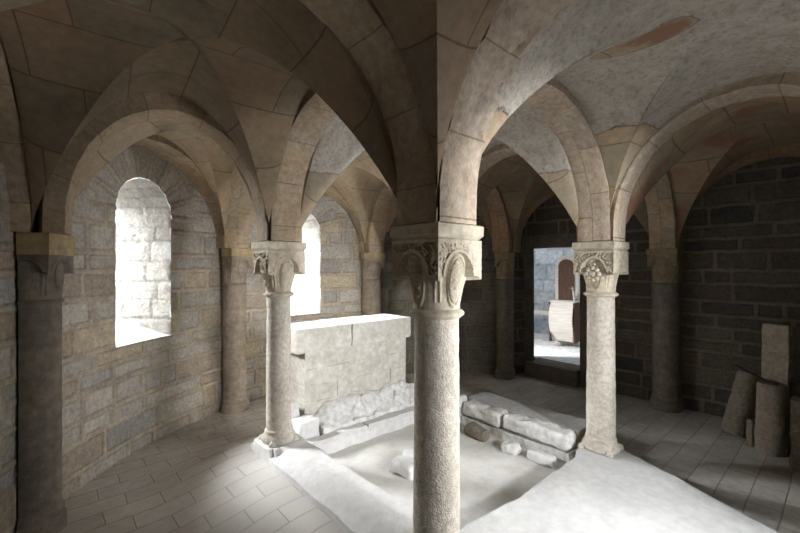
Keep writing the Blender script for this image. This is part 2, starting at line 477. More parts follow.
# roof over the vaults, closes the building
mb = MB(); mb.box((-3.2, -2.8, WTOP), (5.4, 5.2, WTOP+.04))
tag(mb.build('ceiling_roof', M['jamb'], smooth=False), kind='structure')

# ------------------------------------------------------------------ window embrasures
def embrasure(name, ang, zsill, zsp, depth=1.15, seed=3):
    n = Vector((math.cos(math.radians(ang)), math.sin(math.radians(ang)), 0))
    t = Vector((-n.y, n.x, 0))
    c0 = Vector((*pol(ang), 0))
    prof = []                                   # closed outline of the opening: (across, z, kind)
    K = 16
    RW = globals()['RW']-.006
    outline = [(RW, zsill+(zsp-zsill)*i/14) for i in range(15)]
    outline += [(RW*math.cos(PI*i/K), zsp+RW*math.sin(PI*i/K)) for i in range(1, K)]
    outline += [(-RW, zsp-(zsp-zsill)*i/14) for i in range(15)]
    D = 26; V = []; F = []; tint = []
    rng = random.Random(seed)
    courses = [zsill]
    while courses[-1] < zsp: courses.append(courses[-1]+rng.uniform(.14, .26))
    cols = {}
    m_ = len(outline)
    dense = []
    for i in range(m_-1):
        for q in range(5):
            a = outline[i]; b = outline[i+1]; f = q/5
            dense.append((a[0]+(b[0]-a[0])*f, a[1]+(b[1]-a[1])*f))
    dense.append(outline[-1])
    def sp(k): return 1-.10*k            # slight splay
    D = 60
    for j in range(D+1):
        k = j/D
        for (x, z) in dense:
            w = -.02 if j == 0 else 0
            p = c0+n*(k*depth-.014)+t*(x*sp(k))
            zz = zsp+(z-zsp)*(1 if z < zsp else sp(k))
            p.z = zz
            if z <= zsp:
                ci = max(i for i, c in enumerate(courses) if c <= z+1e-6); dj = min(abs(z-courses[ci]), abs(courses[ci+1]-z) if ci+1 < len(courses) else 1)
            else:
                aa = math.atan2(z-zsp, x)/PI*9; ci = 100+int(aa); dj = min(aa-int(aa), int(aa)+1-aa)*PI/9*RW
            sgn = x > 0
            bw = .27+.2*((ci*37 % 11)/11); kk = (k*depth+.13*(ci % 3))/bw; bi = int(kk); dj = min(dj, min(kk-bi, bi+1-kk)*bw)
            key = (sgn, ci, bi)
            if key not in cols: cols[key] = rng.uniform(.82, 1.12)
            base = cols[key]
            joint = dj < .012
            r = fbm(p, 12, seed)*.006+(-.008 if joint else 0)
            # push towards the stone
            p = p+t*(r*(-1 if x < 0 else 1))*-1
            V.append(p); g = .42*base*(.84 if joint else 1)
            tint.append((g*1.02, g*.99, g*.93))
    nd_ = len(dense)
    for j in range(D):
        for i in range(nd_-1):
            a = j*nd_+i
            F.append((a, a+1, a+nd_+1, a+nd_))
    # sill, sloping up and outwards
    b = len(V); ns = 24
    for j in range(ns+1):
        k = j/ns
        for i in range(ns+1):
            x = -RW*1.02+2.04*RW*i/ns
            p = c0+n*(k*depth-.004)+t*(x*sp(k)); p.z = zsill+.0+.28*k+fbm(p, 8, seed+5)*.008*(k > 0)
            V.append(p); tint.append((.5, .495, .485))
    for j in range(ns):
        for i in range(ns):
            a = b+j*(ns+1)+i; F.append((a, a+ns+1, a+ns+2, a+1)[::-1])
    o = mesh_obj(name, V, F, M['wall'], attrs={'tint': np.array(tint)}, sharp=50)
    tag(o, kind='structure')
    return n, t, c0
e1 = embrasure('window_1', W1, 1.03, 2.27, seed=3)
e2 = embrasure('window_2', W2, 1.06, 2.24, seed=9)

# ------------------------------------------------------------------ springing points
C1 = (0, 0); C2 = (0, 1.9); C3 = (2.13, 0); C4 = (2.13, 1.9)
L1 = (-1.585, 2.115); PA = (.19, 3.55); PB = (2.3, 3.53); R1 = (3.885, 2.147); R0 = (4.18, .04)
L0 = (-2.0, .0); LM = (-2.1, -1.9); D1 = (0, -1.9); D2 = (2.13, -1.9); RM = (4.17, -1.9)

# ------------------------------------------------------------------ vault (one ceiling, groined bays)
STILT = .10
def prof_z(w, H):               # w in [-1, 1] across the bay
    return ZS+STILT*sm(0, .03, 1-abs(w))+(H-STILT)*math.sqrt(max(0, 1-w*w))
cv, cf, cuv, cpl, ctint, cpaint = [], [], [], [], [], []
def inset_poly(nodes, offs):
    k = len(nodes); lines = []
    cx = sum(p[0] for p in nodes)/k; cy = sum(p[1] for p in nodes)/k
    for e in range(k):
        a = Vector(nodes[e]); b = Vector(nodes[(e+1) % k]); d = (b-a).normalized(); nn = Vector((-d.y, d.x))
        if nn.dot(Vector((cx, cy))-a) < 0: nn = -nn
        lines.append((a+nn*offs[e], d))
    out = []
    for e in range(k):
        (p, d), (q, g) = lines[e-1], lines[e]
        den = d.x*g.y-d.y*g.x; t = ((q.x-p.x)*g.y-(q.y-p.y)*g.x)/den
        out.append((p.x+d.x*t, p.y+d.y*t))
    return out
def bay(nodes, H=1.06, offs=None, sag=1.0, plaster=None, tint=(1, 1, 1), paint=0, n=26):
    nodes = inset_poly(nodes, [.10 if o == .12 else o for o in (offs or [.12]*len(nodes))])
    cx = sum(p[0] for p in nodes)/len(nodes); cy = sum(p[1] for p in nodes)/len(nodes)
    k = len(nodes)
    for e in range(k):
        A = Vector((*nodes[e], 0)); B = Vector((*nodes[(e+1) % k], 0)); C = Vector((cx, cy, 0))
        half = (B-A).length/2; dist = ((A+B)/2-C).length
        b0 = len(cv); nr = n; ns = 2*n
        rs = [math.sin(PI/2*i/nr) for i in range(nr+1)]
        ss = [math.sin(PI/2*(j/n-1)) for j in range(ns+1)]
        uvp = []
        for r in rs:
            for s_ in ss:
                q = C+((A+B)/2+(B-A)/2*s_-C)*r
                w = s_*r
                gz = ZS+(H+.015)*max(0, 1-r*r)**.9
                z = prof_z(w, H)+sag*(gz-prof_z(r, H))*s_*s_
                P = Vector((q.x, q.y, z))
                z += .006*fbm(P, 2.2, e)
                cv.append((q.x, q.y, z)); uvp.append((r*dist+e*.37, math.asin(max(-1, min(1, w)))*half*1.02+7+e*1.13))
                cpl.append(plaster(q.x, q.y, z) if plaster else 0); ctint.append(tint(q.x, q.y, z) if callable(tint) else tint); cpaint.append(paint(q.x, q.y, z) if callable(paint) else paint)
        for i in range(nr):
            for j in range(ns):
                a = (i*(ns+1)+j, i*(ns+1)+j+1, (i+1)*(ns+1)+j+1, (i+1)*(ns+1)+j)
                if i == 0: a = (a[0], a[2], a[3])
                cf.append(tuple(b0+x for x in a)); cuv.extend(uvp[x] for x in a)
warm = (1, 1, 1); grey = (1.15, 1.2, 1.3); tan = (1.5, 1.46, 1.38); dim = (.95, .9, .85)
bay([LM, D1, C1, L0], tint=dim, H=1.09, offs=[.0, .13, .13, -.02], sag=.5)
bay([L0, C1, C2, L1], tint=(1.0, .95, .88), offs=[.12, .12, .12, -.02])
def pl_near(x, y, z):           # plaster high on the nave vault in front, lost above the column on the aisle side
    th = 2.42+.38*sm(.8, 1.8, x)
    v = .1+.8*sm(th-.2, th+.2, z)
    v -= .95*math.exp(-(((x-.93)/.13)**2+((y+.69)/.27)**2))
    if x < .3: v -= .3
    return v
bay([D1, D2, C3, C1], plaster=pl_near, tint=tan, offs=[0, .12, .12, .12], sag=.3, paint=lambda x, y, z: 1.5*math.exp(-(((x-.93)/.2)**2+((y+.69)/.35)**2)))
bay([C1, C3, C4, C2], plaster=lambda x, y, z: .2+.9*sm(2.45, 2.75, z), tint=tan)
bay([D2, RM, R0, C3], plaster=lambda x, y, z: -.1, tint=(1.25, 1.2, 1.1), paint=.98, offs=[0, -.02, .12, .12])
bay([C3, R0, R1, C4], tint=(.95, .9, .82), offs=[.12, -.02, .12, .12])
bay([L1, C2, PA], H=1.0, tint=tan, offs=[.12, .12, -.02])
bay([C2, C4, PB, PA], tint=tan, offs=[.12, .12, -.02, .12])
bay([C4, R1, PB], H=1.0, tint=(1.1, 1.02, .92), offs=[.12, -.02, .12])
ceil = mesh_obj('ceiling', cv, [f[::-1] for f in cf], M['ceiling'], smooth=True, sharp=14,
                attrs={'plaster': cpl, 'tint': np.array(ctint), 'paint': cpaint})
lay = ceil.data.uv_layers.new(name='UVMap')
flat = []; k = 0
for f in cf:
    flat += list(reversed(cuv[k:k+len(f)])); k += len(f)
lay.data.foreach_set('uv', np.array(flat, np.float32).ravel())
tag(ceil, kind='structure')

# ------------------------------------------------------------------ arches
EDGES = [(C1, L0, 0), (C1, C2, 0), (C1, C3, 0), (C1, D1, 0), (C2, L1, 0), (C2, PA, 0), (C2, C4, 0), (C3, C4, 0), (C3, R0, 0), (C3, D2, 0), (C4, PB, 0), (C4, R1, 0),
         (PA, L1, 1), (PB, PA, 1), (R1, PB, 1), (R0, R1, 1), (RM, R0, 1), (L1, L0, 1)]
def side_limits(node, other):
    """tan of the free angle on the left and right of an arch leaving a node"""
    d0 = math.atan2(other[1]-node[1], other[0]-node[0]); best = [1.4, 1.4]
    for a, b, wl in EDGES:
        for p, q in ((a, b), (b, a)):
            if p == node and q != other:
                d = (math.atan2(q[1]-p[1], q[0]-p[0])-d0) % (2*PI)
                for sd, an in ((0, d), (1, 2*PI-d)):
                    if an < PI: best[sd] = min(best[sd], an if wl else an/2)
    return [math.tan(min(x, 1.35)) for x in best]
def arch(A, B, label, mat='rib', w=.27, Hin=.985, Hout=1.10, inset=.165, rough=.006, seed=0, side=0.0, jag=0.0, group='round arches under the vaults'):
    lA, lB = side_limits(A, B), side_limits(B, A)
    A = Vector((*A, 0)); B = Vector((*B, 0)); e = (B-A).normalized(); nrm = Vector((-e.y, e.x, 0))
    M0 = (A+B)/2+nrm*side; half = (B-A).length/2
    a = half-inset; ao = half-.012; st = STILT
    T = 64; W = 8; R = 5
    V = []; uvp = []; ring = 2*(W+R)
    u = 0; last = None
    for i in range(T+1):
        ph = PI*i/T
        xi, zi = -a*math.cos(ph), ZS+.004+st*sm(0, .12, math.sin(ph))+(Hin-st)*math.sin(ph)
        xo, zo = -ao*math.cos(ph), ZS+.004+st*sm(0, .12, math.sin(ph))+(Hout-st)*math.sin(ph)
        if last: u += math.hypot(xi-last[0], zi-last[1])
        last = (xi, zi)
        offo = half-abs(xo)
        wi = w/2; wo = min(w/2, max(.004, .96*offo))
        loop = []
        for k in range(W): loop.append((-1+2*k/W, 0.0))
        for k in range(R): loop.append((1, k/R))
        for k in range(W): loop.append((1-2*k/W, 1.0))
        for k in range(R): loop.append((-1, 1-k/R))
        for (c, r) in loop:
            x = xi+(xo-xi)*r; z = zi+(zo-zi)*r; off = half-abs(x)
            tl = (lA[0] if c > 0 else lA[1]) if x < 0 else (lB[1] if c > 0 else lB[0])
            hw = w/2 if side else min(w/2, max(.004, .93*off*tl-.006))
            calm = sm(.15, .45, z-ZS) if not side else 1
            p = M0+e*x+nrm*(c*hw); p.z = z
            d = fbm(p, 7, seed)*rough*calm
            if r < .45 and jag: d += max(0, N(p, 14, seed+2))*jag*(1-r)*calm
            # worn arrises
            worn = .012*(abs(c) > .99 and r == 0)
            p = p+Vector((-e.x*0, -e.y*0, 0))
            rd = (M0+e*0-p); rd.z = ZS-p.z; rd.normalize()
            q = p-rd*(worn if r < .5 else 0)*(1 if r == 0 else 0)+rd*(-d if r < .9 else 0)
            q = q+nrm*(c*d*.8)
            if i in (0, T): q.z = ZS+.004
            V.append(q); uvp.append((u, c*w/2+r*.2+seed))
    F = []; UV = []
    for i in range(T):
        for j in range(ring):
            j2 = (j+1) % ring
            f = (i*ring+j, i*ring+j2, (i+1)*ring+j2, (i+1)*ring+j)
            F.append(f); UV += [uvp[f[0]], (uvp[f[0]][0], uvp[f[0]][1]+.03), (uvp[f[3]][0], uvp[f[3]][1]+.03), uvp[f[3]]]
    F.append(tuple(range(ring))[::-1]); UV += [(0, 0)]*ring
    F.append(tuple(T*ring+j for j in range(ring))); UV += [(0, 0)]*ring
    o = mesh_obj('stone_arch', V, F, M[mat], uv=UV, sharp=38)
    return tag(o, label, 'arch', group)

arch(C1, L0, 'rough grey arch rising from the big front column over the aisle beside the camera', 'rib', rough=.008, seed=1, w=.28)
arch(C1, C2, 'arch linking the big front column to the slender column beside the altar', 'rib', seed=2)
arch(C1, C3, 'pale bent arch over the pit, from the big front column to the rosette column', 'rib_light', seed=3, rough=.008)
arch(D1, C1, 'thick ragged-edged plastered arch from the big front column toward the camera', 'rib_light', seed=4, rough=.01, jag=.06, w=.28)
arch(C2, L1, 'wide arch framing the tall lit window, from the slender column to the dark half column', 'rib', seed=5, Hin=.93, Hout=1.1)
arch(C2, PA, 'short arch behind the slender column, ending on the half column between the two windows', 'rib', seed=6, Hin=.94, Hout=1.1)
arch(C2, C4, 'broken weathered arch high behind the altar, with white plaster above it', 'rib_light', seed=7, rough=.012, jag=.02)
arch(C3, C4, 'plaster-edged arch above the opening with the doorway, springing from the rosette column', 'rib_light', seed=8)
arch(C3, R0, 'short dark arch from the rosette column back to the half column on the side wall', 'rib', seed=9)
arch(D2, C3, 'long curved arch with red paint traces sweeping from the rosette column over the side aisle', 'rib_light', seed=10, rough=.005)
arch(C4, PB, 'arch behind the altar, ending on the half column between window and dark masonry', 'rib', seed=11)
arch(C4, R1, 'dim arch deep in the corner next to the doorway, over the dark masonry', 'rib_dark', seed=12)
# blind arches against the walls
wg = 'blind arches along the walls'
arch(PA, L1, 'blind arch on the wall closely around the tall lit window', 'rib', w=.34, Hin=.93, Hout=1.1, inset=.15, side=-.178, seed=13, group=wg)
arch(PB, PA, 'blind arch on the wall above the altar, around the half hidden window', 'rib', w=.34, Hin=.93, Hout=1.1, inset=.15, side=-.178, seed=14, group=wg)
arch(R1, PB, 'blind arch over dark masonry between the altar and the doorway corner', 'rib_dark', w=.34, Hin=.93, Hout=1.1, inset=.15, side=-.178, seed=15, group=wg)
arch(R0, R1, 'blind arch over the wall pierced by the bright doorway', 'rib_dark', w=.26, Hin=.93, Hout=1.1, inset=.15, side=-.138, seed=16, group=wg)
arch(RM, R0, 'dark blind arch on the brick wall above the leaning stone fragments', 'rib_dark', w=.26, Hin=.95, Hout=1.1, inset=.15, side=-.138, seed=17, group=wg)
arch(L1, L0, 'dark blind arch at the left picture edge, rising from the dark half column', 'rib', w=.30, Hin=.93, Hout=1.1, inset=.15, side=-.158, seed=18, group=wg)

# ------------------------------------------------------------------ free-standing columns
def capital_mesh(half, h, r0, carve, th0=0, th1=2*PI, arch_t=0.0, oval=1.0, zb=.47, seed=0, ntheta=256, arch_w=.62, arch_h=.34):
    """cushion capital: round below, cube above, an arched niche in each face; carve = relief depth per face (+x,+y,-x,-y)"""
    full = abs(th1-th0-2*PI) < 1e-6
    m = ntheta if full else ntheta+1
    nz = 84; P = []
    for i in range(m):
        th = th0+(th1-th0)*i/ntheta
        c, s = math.cos(th), math.sin(th)
        if abs(c) >= abs(s): face = 0 if c > 0 else 2; t = (s/abs(c))*(1 if c > 0 else -1)
        else: face = 1 if s > 0 else 3; t = (c/abs(s))*(-1 if s > 0 else 1)
        rs = half/max(abs(c), abs(s))
        cd = carve[face]
        row = []
        for j in range(nz+1):
            k = j/nz; z = k*h
            bell = r0+(half*.93-r0)*sm(.0, .75, k)
            # the bell squares off a little as it rises
            bell = bell+(rs-half)*.22*sm(.2, .9, k)
            zbb = zb-.16*sm(.72, 1.0, abs(t))*0-.06*math.exp(-((abs(t)-1)/.12)**2)
            ta = t-arch_t
            inside = (ta/arch_w)**2+((k-zb)/arch_h)**2 < 1
            rim = abs(math.sqrt((ta/arch_w)**2+((max(k, zb-.05)-zb)/arch_h)**2)-1.08) < .09
            if k < zbb or (inside and k < zb+arch_h):
                r = bell
                # hanging oval medallion
                oo = (ta/.42)**2+((k-zb*.86)/.40)**2
                if oo < 1:
                    r += oval*(.020*math.sqrt(1-oo))
                    if cd: r -= cd*.55*(.5+.5*math.sin(t*30+9*math.sin(k*26)))*(oo < .75)
                    if .62 < oo < .74: r -= .006
                # leaf ridges on the bell corners
                r += .012*math.exp(-((abs(t)-.93)/.1)**2)*sm(.1, .45, k)
                r += .006*math.sin(abs(t)*18)*sm(.65, .9, abs(t))*(k > .1)
            else:
                r = rs
                if rim: r += .004
                elif cd and .0 < k < .985:
                    q = math.sin(t*24+3.2*math.sin(k*21+seed))*math.cos(k*30+2.5*math.sin(t*9+seed))
                    q2 = N((t*5, k*6, face), 1.6, seed)
                    r -= cd*sm(-.05, .25, q+.5*q2)*(abs(t) < .97)*(k < .95)
            r += .0016*N((c*half, s*half, z), 40, seed)
            row.append((r*c, r*s, z))
        P.append(row)
    mb = MB(); mb.grid(P, close_u=full)
    return mb

def column(name, xy, zb, label, carve, seed, r=.12, half=.168, base='round', rosette=None, arch_t=0.0, capmat='capital', oval=1.0):
    root = empty(name, (xy[0], xy[1], zb))
    tag(root, label, 'column', 'carved columns of the crypt', kind='thing')
    H = ZS-zb
    zc0 = 1.535-zb; zc1 = 1.885-zb
    # shaft
    mb = MB()
    prof = [(r*1.03-.006*sm(0, 1, i/70), .10+(zc0-.055-.10)*i/70) for i in range(71)]
    mb.lathe(prof, 96, nz=.0028, off=seed)
    mb.build('shaft', M['column'], root)
    # astragal
    mb = MB()
    mb.lathe([(r*.98, zc0-.055), (r*1.05, zc0-.052)]+[(r*1.05+.022*math.sin(PI*i/8), zc0-.05+.042*i/8) for i in range(9)]+[(r*1.0, zc0-.004), (r*1.0, zc0)], 64, nz=.0015, off=seed)
    mb.build('collar', M['capital'], root)
    cap = capital_mesh(half, zc1-zc0, r*1.03, carve, arch_t=arch_t, seed=seed, oval=oval).build('capital', M[capmat], root, sharp=32)
    cap.location.z = zc0
    if rosette:
        for ang in rosette:
            mb = MB()
            # eight round petals about a boss
            for kk in range(9):
                rr = 0 if kk == 8 else .05
                cy, cz = rr*math.cos(kk*PI/4), rr*math.sin(kk*PI/4)
                R_ = .021 if kk < 8 else .028
                pr_ = [(R_*math.sin(PI*i/8), R_*.8*math.cos(PI*i/8)) for i in range(9)]
                P = []
                for i in range(12):
                    a = 2*PI*i/12
                    P.append([(zz, cy+q*math.cos(a), cz+q*math.sin(a)) for q, zz in pr_])
                mb.grid(P, close_u=True)
            o = mb.build('rosette', M['capital'], cap)
            o.location = (math.cos(ang)*(half+.004), math.sin(ang)*(half+.004), (zc1-zc0)*.43)
            o.rotation_euler = (0, 0, ang)
    # abacus
    mb = MB()
    ha = half+.006
    z0, z1, z2 = zc1+.001, zc1+.022, H
    P = []
    for z, hh in ((z0, half-.012), (z1, ha), (z1+.002, ha+.002), (z2-.006, ha+.002), (z2, ha-.004)):
        row = []
        for (sx, sy), (ex, ey) in zip(((-1, -1), (1, -1), (1, 1), (-1, 1)), ((1, -1), (1, 1), (-1, 1), (-1, -1))):
            for i in range(14):
                f = i/14; p = Vector((hh*(sx+(ex-sx)*f), hh*(sy+(ey-sy)*f), z))
                row.append(p+Vector((p.x, p.y, 0)).normalized()*(.005*fbm(p, 12, seed)))
        row.append(row[0]); P.append(row)
    mb.grid(P)
    mb.f.append(tuple(len(mb.v)-57+i for i in range(56)))
    mb.build('abacus', M[capmat], root, sharp=35)
    # base
    mb = MB()
    mb.lathe([(r*1.30, .0), (r*1.36, .012), (r*1.38, .03), (r*1.30, .05), (r*1.16, .062), (r*1.12, .08), (r*1.14, .09), (r*1.10, .105), (r*1.03, .11)], 48, nz=.004, off=seed+5)
    for sx in (-1, 1):
        for sy in (-1, 1):            # worn corner spurs
            mb.lathe([(.001, .040), (.018, .036), (.030, .02), (.034, .0)], 14, c=(sx*r*1.0, sy*r*1.0), nz=.004, off=seed+sx+3*sy, cap=False)
    mb.build('base', M['column'], root)
    return root

column('carved_column', C1, .215, 'big foremost column with deeply carved figured capital, standing in the middle of the view', (.006, .006, .017, .006), 1, arch_t=-.08)
column('carved_column', C2, .225, 'slender column with weathered scroll capital, standing beside the altar on the kerb slab', (.004, .004, .016, .002), 2, oval=.7, r=.105)
column('carved_column', C3, .145, 'column with a flower rosette on its capital, standing in front of the bright doorway', (.004, .004, .015, .002), 3, rosette=(PI,), r=.114, oval=0)
column('carved_column', C4, .0, 'column hidden directly behind the big foremost one, at the back corner of the pit', (.004, .004, .008, .008), 4)

# ------------------------------------------------------------------ half columns on the walls
def half_column(xy, face, label, r=.165, mats=('old_column', 'old_capital', 'old_capital'), zab=None, zc=(1.55, 1.90), half=.185, back=.05, seed=0, col_h=True, b=.04):
    ang = math.atan2(face[1], face[0])
    root = empty('engaged_column', (xy[0], xy[1], 0), ang)
    tag(root, label, 'half column', 'half columns set against the walls', kind='thing')
    a0, a1 = -PI/2, PI/2
    def lathe_back(mb, prof, n, nz=0, off=0):
        k0 = len(mb.v); mb.lathe(prof, n, a0, a1, nz=nz, off=off)
        m = len(prof); k1 = len(mb.v)
        for st in (k0, k1-m):
            q = [mb.v[st+i] for i in range(m)]; p = [(-b, v[1], v[2]) for v in q]
            mb.grid([p, q] if st == k0 else [q, p])
    mb = MB()
    n = 60
    prof = [(r, .16+(zc[0]-.03-.16)*i/n) for i in range(n+1)]
    lathe_back(mb, prof, 56, .004, seed); mb.build('shaft', M[mats[0]], root)
    mb = MB()
    lathe_back(mb, [(r*1.0, zc[0]-.03)]+[(r+.014*math.sin(PI*i/6), zc[0]-.03+.03*i/6) for i in range(7)], 40); mb.build('collar', M[mats[0]], root)
    mb = capital_mesh(half, zc[1]-zc[0], r, (0, 0, 0, 0), a0, a1, seed=seed, oval=.2, zb=.62, arch_h=.25, ntheta=120, arch_w=.7)
    m = 85
    for st in (0, len(mb.v)-m):
        q = [mb.v[st+i] for i in range(m)]; p = [(-b, v[1], v[2]) for v in q]
        mb.grid([p, q] if st == 0 else [q, p])
    cap = mb.build('capital', M[mats[1]], root, sharp=32)
    cap.location.z = zc[0]
    mb = MB()
    mb.box((-b, -half-.008, zc[1]), (half+.008, half+.008, ZS), 8, 8, 2, amp=.003, freq=9, off=seed)
    mb.build('abacus', M[mats[-1]], root, sharp=35)
    mb = MB()
    lathe_back(mb, [(r*1.22, .0), (r*1.24, .05), (r*1.2, .085), (r*1.1, .10), (r*1.12, .12), (r*1.08, .15), (r, .16)], 48, .005, seed+3)
    mb.build('base', M[mats[0]], root)
    return root
def inward(p): return (AC[0]-p[0], AC[1]-p[1])
half_column(L1, inward(L1), 'thick dark half column with ochre capital at the near end of the window wall', r=.125, half=.138, seed=1, b=.03, mats=('dim_column', 'dim_column', 'old_capital'), zc=(1.535, 1.825))
half_column(PA, inward(PA), 'brown half column on the curved wall between the two windows', seed=2, r=.138, half=.152, b=.03, mats=('old_column', 'old_column', 'old_capital'), zc=(1.55, 1.87))
half_column(PB, inward(PB), 'half column past the altar top, between the half hidden window and dark masonry', seed=3, r=.145, half=.16, b=.04, mats=('old_column', 'old_column', 'old_capital'), zc=(1.55, 1.87))
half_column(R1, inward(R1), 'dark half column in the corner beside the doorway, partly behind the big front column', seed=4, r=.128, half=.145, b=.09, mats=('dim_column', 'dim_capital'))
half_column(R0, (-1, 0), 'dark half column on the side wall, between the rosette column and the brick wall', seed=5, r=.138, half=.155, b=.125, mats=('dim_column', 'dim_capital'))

# ------------------------------------------------------------------ floor
V = []; F = []; light_veil = []; earth = []
x0, x1, y0, y1 = -2.6, 4.6, -2.6, 4.0; st = .045
nx = int((x1-x0)/st); ny = int((y1-y0)/st)
for i in range(nx+1):
    for j in range(ny+1):
        x = x0+(x1-x0)*i/nx; y = y0+(y1-y0)*j/ny
        p = (x, y, 0)
        inpit = sm(.10, .16, x)*sm(1.98, 1.9, x)*sm(-.1, 0, y)*sm(2.1, 2.0, y)
        e = sm(.3, .7, inpit)
        z = -.035*e+.007*fbm(p, 1.7)+.008*e*fbm(p, 4)
        z += .115*sm(-1.0, -.2, x)*sm(.25, -.15, x)*sm(2.7, 2.2, y)*sm(-1.2, -.6, y)
        V.append((x, y, z))
        d = .95*math.exp(-((x+.35)/.5)**2-((y-.9)/1.3)**2)+.25*math.exp(-((x+.6)/.9)**2-((y-2.0)/1.0)**2)+.12*math.exp(-((x-3.1)/.6)**2-((y+.2)/1.2)**2)  # pale pools, window light put into the floor colour
        light_veil.append(d); earth.append(e)
for i in range(nx):
    for j in range(ny):
        a = i*(ny+1)+j; F.append((a, a+ny+1, a+ny+2, a+1))
tag(mesh_obj('floor', V, F, M['floor'], attrs={'light_veil': light_veil, 'earth': earth}), kind='structure')

# ------------------------------------------------------------------ kerbs round the pit
def height_slab(name, x0, x1, y0, y1, top, mat, label, cat, nx=30, ny=60, edge=None, group=None, base=-.05):
    """solid slab with a sculpted top; edge(x, y) may shift the outline"""
    V = []; F = []
    for i in range(nx+1):
        for j in range(ny+1):
            x = x0+(x1-x0)*i/nx; y = y0+(y1-y0)*j/ny
            xx, yy = edge(x, y) if edge else (x, y)
            V.append((xx, yy, top(x, y)))
    for i in range(nx):
        for j in range(ny):
            a = i*(ny+1)+j; F.append((a, a+ny+1, a+ny+2, a+1))
    rim = [i*(ny+1) for i in range(nx+1)]+[nx*(ny+1)+j for j in range(1, ny+1)]+[i*(ny+1)+ny for i in range(nx-1, -1, -1)]+[j for j in range(ny-1, 0, -1)]
    b = len(V)
    for r in rim: V.append((V[r][0], V[r][1], base))
    n = len(rim)
    for k in range(n):
        F.append((rim[k], b+k, b+(k+1) % n, rim[(k+1) % n]))
    F.append(tuple(b+k for k in range(n))[::-1])
    o = mesh_obj(name, V, F, mat, sharp=35)
    return tag(o, label, cat, group) if label else tag(o, kind='structure')

def top_left(x, y):
    z = .165+.05*sm(-.17, .02, x)+.006*fbm((x, y, 0), 5)*sm(.13, .2, math.hypot(x, y-1.9))
    if math.hypot(x*.9, y-1.9) < .21 or math.hypot(x, y) < .2: z = .222 if y > 1 else .21
    return z-.02*sm(.17, .2, x)
height_slab('kerb_slab', -.17, .20, .135, 2.12, top_left, M['white'],
            'long white kerb slab edging the pit, running from the slender column toward the big front column', 'kerb',
            edge=lambda x, y: (x+(.012*fbm((x, y, 2), 5)), y))
def top_front(x, y):
    fall = sm(2.42, 2.36, x)
    z = .03+.11*fall+.008*fbm((x, y, 4), 2.5)+.004*fbm((x, y, 4), 12)
    d = math.hypot(x-2.13, y)
    if d < .2: z = z*sm(.16, .2, d)+.142*(1-sm(.16, .2, d))
    d = math.hypot(x, y)
    if d < .2: z = .212
    return max(z, .005)
height_slab('mortar_bench', -.17, 2.42, -1.75, .13, top_front, M['bed'],
            'wide white mortar bed in the strong light, spreading in front of the rosette column', 'mortar bed', nx=110, ny=80,
            edge=lambda x, y: (x if x < .4 else .4+(x-.4)*((2.34+.50*min(0, y+.10)+.02*fbm((0, y, 6), 4))-.4)/2.02, y+(.0 if y < .05 else -.06*sm(.3, 1.0, x)*sm(2.0, 1.8, x)+.014*fbm((x, y, 9), 5))))  # slanting right edge shaped to follow the edge of the light

# right-hand kerb stones
def rough_block(name, lo, hi, label, cat, mat='pale', amp=.016, freq=6, seed=0, rnd=.03, rot=0, tilt=(0, 0), group=None, n=(14, 14, 8), warp=None):
    lo = Vector(lo); hi = Vector(hi); c = Vector(((lo.x+hi.x)/2, (lo.y+hi.y)/2, lo.z))
    mb = MB(); mb.box(lo-c, hi-c, n[0], n[1], n[2], amp=amp, freq=freq, off=seed, rnd=rnd, warp=warp)
    o = mb.build(name, M[mat], sharp=32)
    o.location = c; o.rotation_euler = (tilt[0], tilt[1], rot)
    return tag(o, label, cat, group)
kg = 'loose stones along the far side of the pit'
rough_block('kerb_stone', (1.93, .21, .088), (2.12, .90, .235), 'longest pale kerb slab beyond the pit, its broken end next to the rosette column', 'kerb stone', seed=3, n=(12, 34, 10), amp=.02, rnd=.035, freq=7, group=kg)
rough_block('kerb_stone', (1.94, .92, .09), (2.12, 1.42, .235), 'middle pale kerb slab on the far side of the pit, next to the long slab', 'kerb stone', seed=5, n=(12, 26, 10), amp=.02, rnd=.035, freq=7, group=kg)
rough_block('kerb_stone', (1.88, 1.45, -.03), (2.10, 1.68, .26), 'chunky end stone of the far kerb, emerging behind the big front column', 'kerb stone', seed=7, amp=.025, group=kg)
rough_block('kerb_slab', (2.145, .20, -.02), (2.47, 1.50, .225), 'flat dusty grey ledge slab behind the far kerb stones', 'kerb', mat='ledge', seed=8, amp=.005, n=(8, 30, 6), rnd=.012)
rough_block('rubble_stone', (1.76, .98, -.035), (1.88, 1.26, .09), 'small brownish rubble stone wedged under the middle kerb slab', 'rubble stone', mat='frag', seed=11, amp=.03, rnd=.04, group=kg)
height_slab('mortar_footing', 1.915, 2.13, .205, 1.43, lambda x, y: .068+.004*fbm((x, y, 1), 6), M['pale'],
            'rough white mortar footing under the far kerb slabs', 'mortar footing', nx=10, ny=60,
            edge=lambda x, y: (x+.03*fbm((x, y, 1), 5)*sm(2.05, 1.92, x)+.035*sm(2.0, 1.93, x), y))
rough_block('rubble_stone', (1.74, .62, -.035), (1.87, .78, .05), 'little pointed pale stone under the long kerb slab', 'rubble stone', seed=12, amp=.03, rnd=.03, group=kg)
rough_block('rubble_stone', (1.66, 1.36, -.035), (1.84, 1.62, .13), 'white blocky stone at the pit edge, just behind the big front column', 'rubble stone', mat='white', seed=13, amp=.02, rnd=.03, group=kg)
rough_block('rubble_stone', (1.77, .26, -.035), (1.87, .52, .05), 'flat white stone under the broken end of the long kerb slab', 'rubble stone', mat='white', seed=14, amp=.02, rnd=.03, group=kg)
